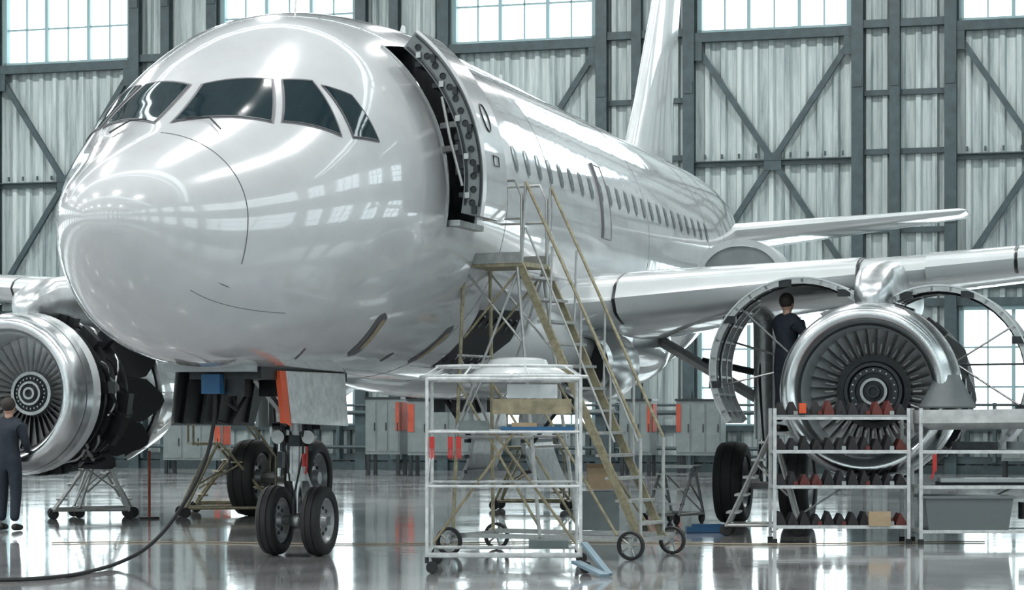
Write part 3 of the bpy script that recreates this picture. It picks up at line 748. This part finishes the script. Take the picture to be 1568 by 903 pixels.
b.loft([[(0,0,1.60),(2.1,0,1.62),(2.1,.6,1.62),(0,.6,1.6)],[(.0,-.04,1.44),(2.15,-.04,1.46),(2.15,.62,1.46),(0,.62,1.44)],[(.15,.1,1.36),(2.0,.1,1.38),(2.0,.5,1.38),(.15,.5,1.36)]],0)
b.box((1.2,.2,.76),(1.9,.25,.05),1);b.box((1.1,.3,.72),(1.7,.3,.04),2)
b.loft([[(.10,.02,.17),(1.05,.02,.17),(1.05,.55,.17),(.1,.55,.17)],[(.05,-.02,.55),(1.1,-.02,.55),(1.1,.58,.55),(.05,.58,.55)]],3);b.box((.575,.28,.56),(1.12,.66,.03),3)
b.tube((1.3,.1,.3),(1.3,.1,.5),.12,2,14);b.box((1.7,.25,.3),(.5,.4,.28),3)
b.box((.16,-.02,.97),(.05,.02,.2),4);b.beam((.16,-.03,.9),(.12,-.03,.78),.04,.02,4)
b.box((.7,.3,1.17),(.5,.3,.1),2);b.tube((1.2,.3,1.13),(1.2,.3,1.22),.12,3,16)
b.obj('stored_covers',[mat('grey_cover',(.42,.43,.43),.6,0,0,.25,5),GREYP,BLACK,mat('translucent_bin_grey',(.15,.175,.18),.4),RED],r2)
b=B();b.M=orient((5.25,28.85,1.62),(0,0,1));b.lathe([(0,0),(0,.33),(.02,.34),(.10,.30),(.36,.16),(.40,.15),(.40,.12),(.3,0)],0,32);b.obj('exhaust_cone',[mat('cone_grey',(.11,.125,.13),.5,.1,0,.15,5)])
def stepstand(name,loc,rz,W,H,run,tube=YEL,top=True,nst=5):
    E=empty(name,loc,rz);b=B()
    for y in (-W/2,W/2):
        b.tube((0,y,.12),(run*.7,y,H),.022,0);b.tube((run*1.15,y,.12),(run*.75,y,H),.022,0)
        b.tube((0,y,.14),(run*1.15,y,.14),.022,0)
        b.tube((run*.5,y,H*.66+.05),(run*.98,y,H*.4),.014,0)
        if top:
            b.tube((0.02,y,.9),(run*.6,y,H+.75),.018,0);b.tube((0.02,y,.2),(0.02,y,.9),.018,0)
            b.path([(run*.6,y,H+.75),(run*.75,y,H+.8),(run*1.05,y,H+.75),(run*1.05,y,H)],.018,0)
        for x in (0,run*1.15):
            b.tube((x,y-.0,.14),(x,y,.10),.02,1)
            old=b.M.copy();b.M=orient((x,y+.03,.08),(0,1,0));b.lathe([(-.02,0),(-.02,.07),(-.012,.08),(.012,.08),(.02,.07),(.02,0)],1,18);b.M=old
    for x in (0,run*1.15): b.tube((x,-W/2,.14),(x,W/2,.14),.02,0)
    b.tube((run*1.15,-W/2,.14),(run*.8,W/2,H*.9),.014,0)
    for i in range(nst):
        t=(i+.8)/(nst+.3);b.box((run*.7*t,0,.12+(H-.12)*t),(.16,W,.025),2)
    b.box((run*.88,0,H),(run*.36,W,.04),2)
    b.obj('frame',[tube,RUB,tube],E);return E
stepstand('step_stand',(-6.75,35.2,0),rad(12),.6,1.05,.95,GALV,False,4)
stepstand('step_stand',(-5.75,36.0,0),rad(200),.5,.95,.7,GALV,False,4)
stepstand('step_stand',(-3.6,36.2,0),rad(195),.6,1.1,1.2,YEL,True,5)
stepstand('step_stand',(-5.0,37.8,0),rad(10),.6,.9,.8,YEL,False,4)
stepstand('step_stand',(.9,38.5,0),rad(170),.6,1.0,1.0,YEL,True,4)
stepstand('step_stand',(2.1,33.4,0),rad(60),.5,.8,.7,GALV,False,3)
b=B();b.tube((-5.35,35.3,.03),(-5.35,35.3,1.0),.02,0);b.tube((-5.35,35.3,0),(-5.35,35.3,.03),.15,1,20);b.obj('barrier_post',[DORANGE,RUB])
def cabinet(loc,W,H,rz,side):
    E=empty('tool_cabinet',loc,rz);b=B()
    b.box((0,0,H*.62),(W,.6,H*.7),0)
    for x in (-W/2+.06,W/2-.06):
        for y in (-.25,.25): b.box((x,y,H*.135),(.08,.08,H*.27),1)
    n=3
    for i in range(n):
        x=-W/2+W/n*(i+.5);b.box((x,-.31,H*.62),(W/n-.05,.02,H*.62),0);b.box((x+W/n*.33,-.33,H*.62),(.02,.03,.2),1)
    b.box((side*W/2*.88,-.325,H*.75),(W*.10,.02,H*.36),2);b.box((side*(W/2+.015),0,H*.75),(.03,.4,H*.36),2)
    b.box((0,0,H*.98),(W+.06,.66,.05),1)
    b.obj('body',[CABG,BLACK,DORANGE],E)
cabinet((-3.1,59.2,0),.9,1.95,rad(-17),1);cabinet((-1.7,58.6,0),1.6,1.9,rad(-17),-1);cabinet((4.6,58.2,0),1.1,1.9,rad(-17),-1);cabinet((3.1,58.9,0),.8,1.9,rad(-17),1);cabinet((-8.0,60.8,0),1.6,1.3,rad(-17),1);cabinet((12.4,57.0,0),1.4,1.5,rad(-17),1)
# ------------------------------------------------------------------ people
SKIN=mat('skin',(.40,.24,.18),.5);NAVY=mat('navy_overall',(.012,.018,.03),.8,0,0,.3,14);HAIR=mat('dark_hair',(.02,.015,.012),.7);SHOE=mat('black_shoes',(.01,.01,.01),.5)
def skinmesh(verts,edges,radii,root,sub=2):
    me=bpy.data.meshes.new('t');me.from_pydata(verts,edges,[]);o=bpy.data.objects.new('t',me);sc.collection.objects.link(o)
    md=o.modifiers.new('s','SKIN');md.use_smooth_shade=True
    for i,r in enumerate(radii):
        v=me.skin_vertices[0].data[i];v.radius=(r,r) if not isinstance(r,tuple) else r;v.use_root=(i==root)
    ss=o.modifiers.new('u','SUBSURF');ss.levels=sub;ss.render_levels=sub
    dg=bpy.context.evaluated_depsgraph_get();dg.update()
    m2=bpy.data.meshes.new_from_object(o.evaluated_get(dg))
    vs=[v.co.copy() for v in m2.vertices];fs=[tuple(p.vertices) for p in m2.polygons]
    bpy.data.objects.remove(o);return vs,fs
def person(name,loc,rz,armL,armR,hairc=0,legs=None,headturn=0):
    E=empty(name,loc,rz);b=B()
    V=[(0,0,.95),(0,0,1.12),(.01,0,1.30),(0,0,1.44),(.01,0,1.53)];Rr=[.14,.13,.16,.11,.06]
    Ed=[(0,1),(1,2),(2,3),(3,4)]
    for sg,arm in ((1,armL),(-1,armR)):
        i=len(V);V+= [(0,sg*.17,1.41),arm[0],arm[1]];Rr+=[.075,.056,.042];Ed+=[(3,i),(i,i+1),(i+1,i+2)]
    for sg in (1,-1):
        i=len(V);f=.0 if legs is None else legs*sg
        V+=[(0,sg*.09,.86),(f*.5+.02,sg*.11,.48),(f-.02,sg*.12,.12)];Rr+=[.11,.08,.065];Ed+=[(0,i),(i,i+1),(i+1,i+2)]
    vs,fs=skinmesh(V,Ed,Rr,0);b.add(vs,fs,0)
    for sg in (1,-1):
        f=0 if legs is None else legs*sg
        sv,sf=skinmesh([(f-.06,sg*.12,.055),(f+.05,sg*.125,.05),(f+.17,sg*.135,.04)],[(0,1),(1,2)],[.05,.047,.038],0);b.add([(p[0],p[1],max(p[2],.0)) for p in sv],sf,3)
    for sg,arm in ((1,armL),(-1,armR)):
        e=Vector(arm[0]);wv=Vector(arm[1]);d=(wv-e).normalized();sd_=d.cross(Vector((1,0,0))).normalized() if abs(d.x)<.9 else Vector((0,1,0))
        pv=[wv-d*.01,wv+d*.05,wv+d*.09];sv,sf=skinmesh([tuple(p) for p in pv],[(0,1),(1,2)],[.026,(.04,.018),(.038,.016)],1);b.add(sv,sf,1)
        nrm=d.cross(sd_)
        for k in range(4):
            o=sd_*(k-1.5)*.019;L=(.065,.078,.072,.055)[k];p0=wv+d*.085+o;p1=p0+d*L*.5+nrm*.006;p2=p1+d*L*.4+nrm*.02
            sv,sf=skinmesh([tuple(p0-d*.02),tuple(p0),tuple(p1),tuple(p2)],[(0,1),(1,2),(2,3)],[.009,.009,.0085,.007],0,1);b.add(sv,sf,1)
        p0=wv+d*.03+sd_*.03;sv,sf=skinmesh([tuple(p0),tuple(p0+sd_*.025+d*.03),tuple(p0+sd_*.03+d*.06)],[(0,1),(1,2)],[.011,.010,.008],0,1);b.add(sv,sf,1)
    b.M=Matrix.Translation((.015,0,1.51))@Matrix.Rotation(headturn,4,'Z')@Matrix.Translation((-.015,0,-1.53))
    b.tube((.005,0,1.48),(.012,0,1.60),.056,1,14)
    b.sphere((.015,0,1.66),.1,1,20,(.98,.78,1.2));b.sphere((.05,0,1.60),.06,1,14,(.9,.8,.8))
    b.sphere((.118,0,1.645),.016,1,8,(1,.8,1.3));b.sphere((.0,.078,1.655),.022,1,8,(.8,.4,1.3));b.sphere((.0,-.078,1.655),.022,1,8,(.8,.4,1.3))
    for y in (-.03,.03): b.sphere((.097,y,1.672),.011,2,8)
    b.box((.104,0,1.605),(.01,.04,.008),4)
    b.sphere((-.005,0,1.69),.107,2,20,(1.0,.86,1.0));b.M=Matrix()
    b.obj('body',[NAVY,SKIN,HAIR,SHOE,RED],E,smooth=60)
    return E
person('mechanic',(-6.68,31.75,0),rad(75),((.04,.22,1.14),(.24,.16,1.05)),((.04,-.24,1.14),(.24,-.16,1.05)),legs=.05)
person('mechanic',(3.50,30.50,1.32),rad(40),((.12,.24,1.2),(.32,.20,1.35)),((.10,-.26,1.2),(.30,-.22,1.35)),headturn=.2)
stepstand('work_stand',(2.76,30.63,0),rad(-10),.6,1.30,.8,GALV,False,5)
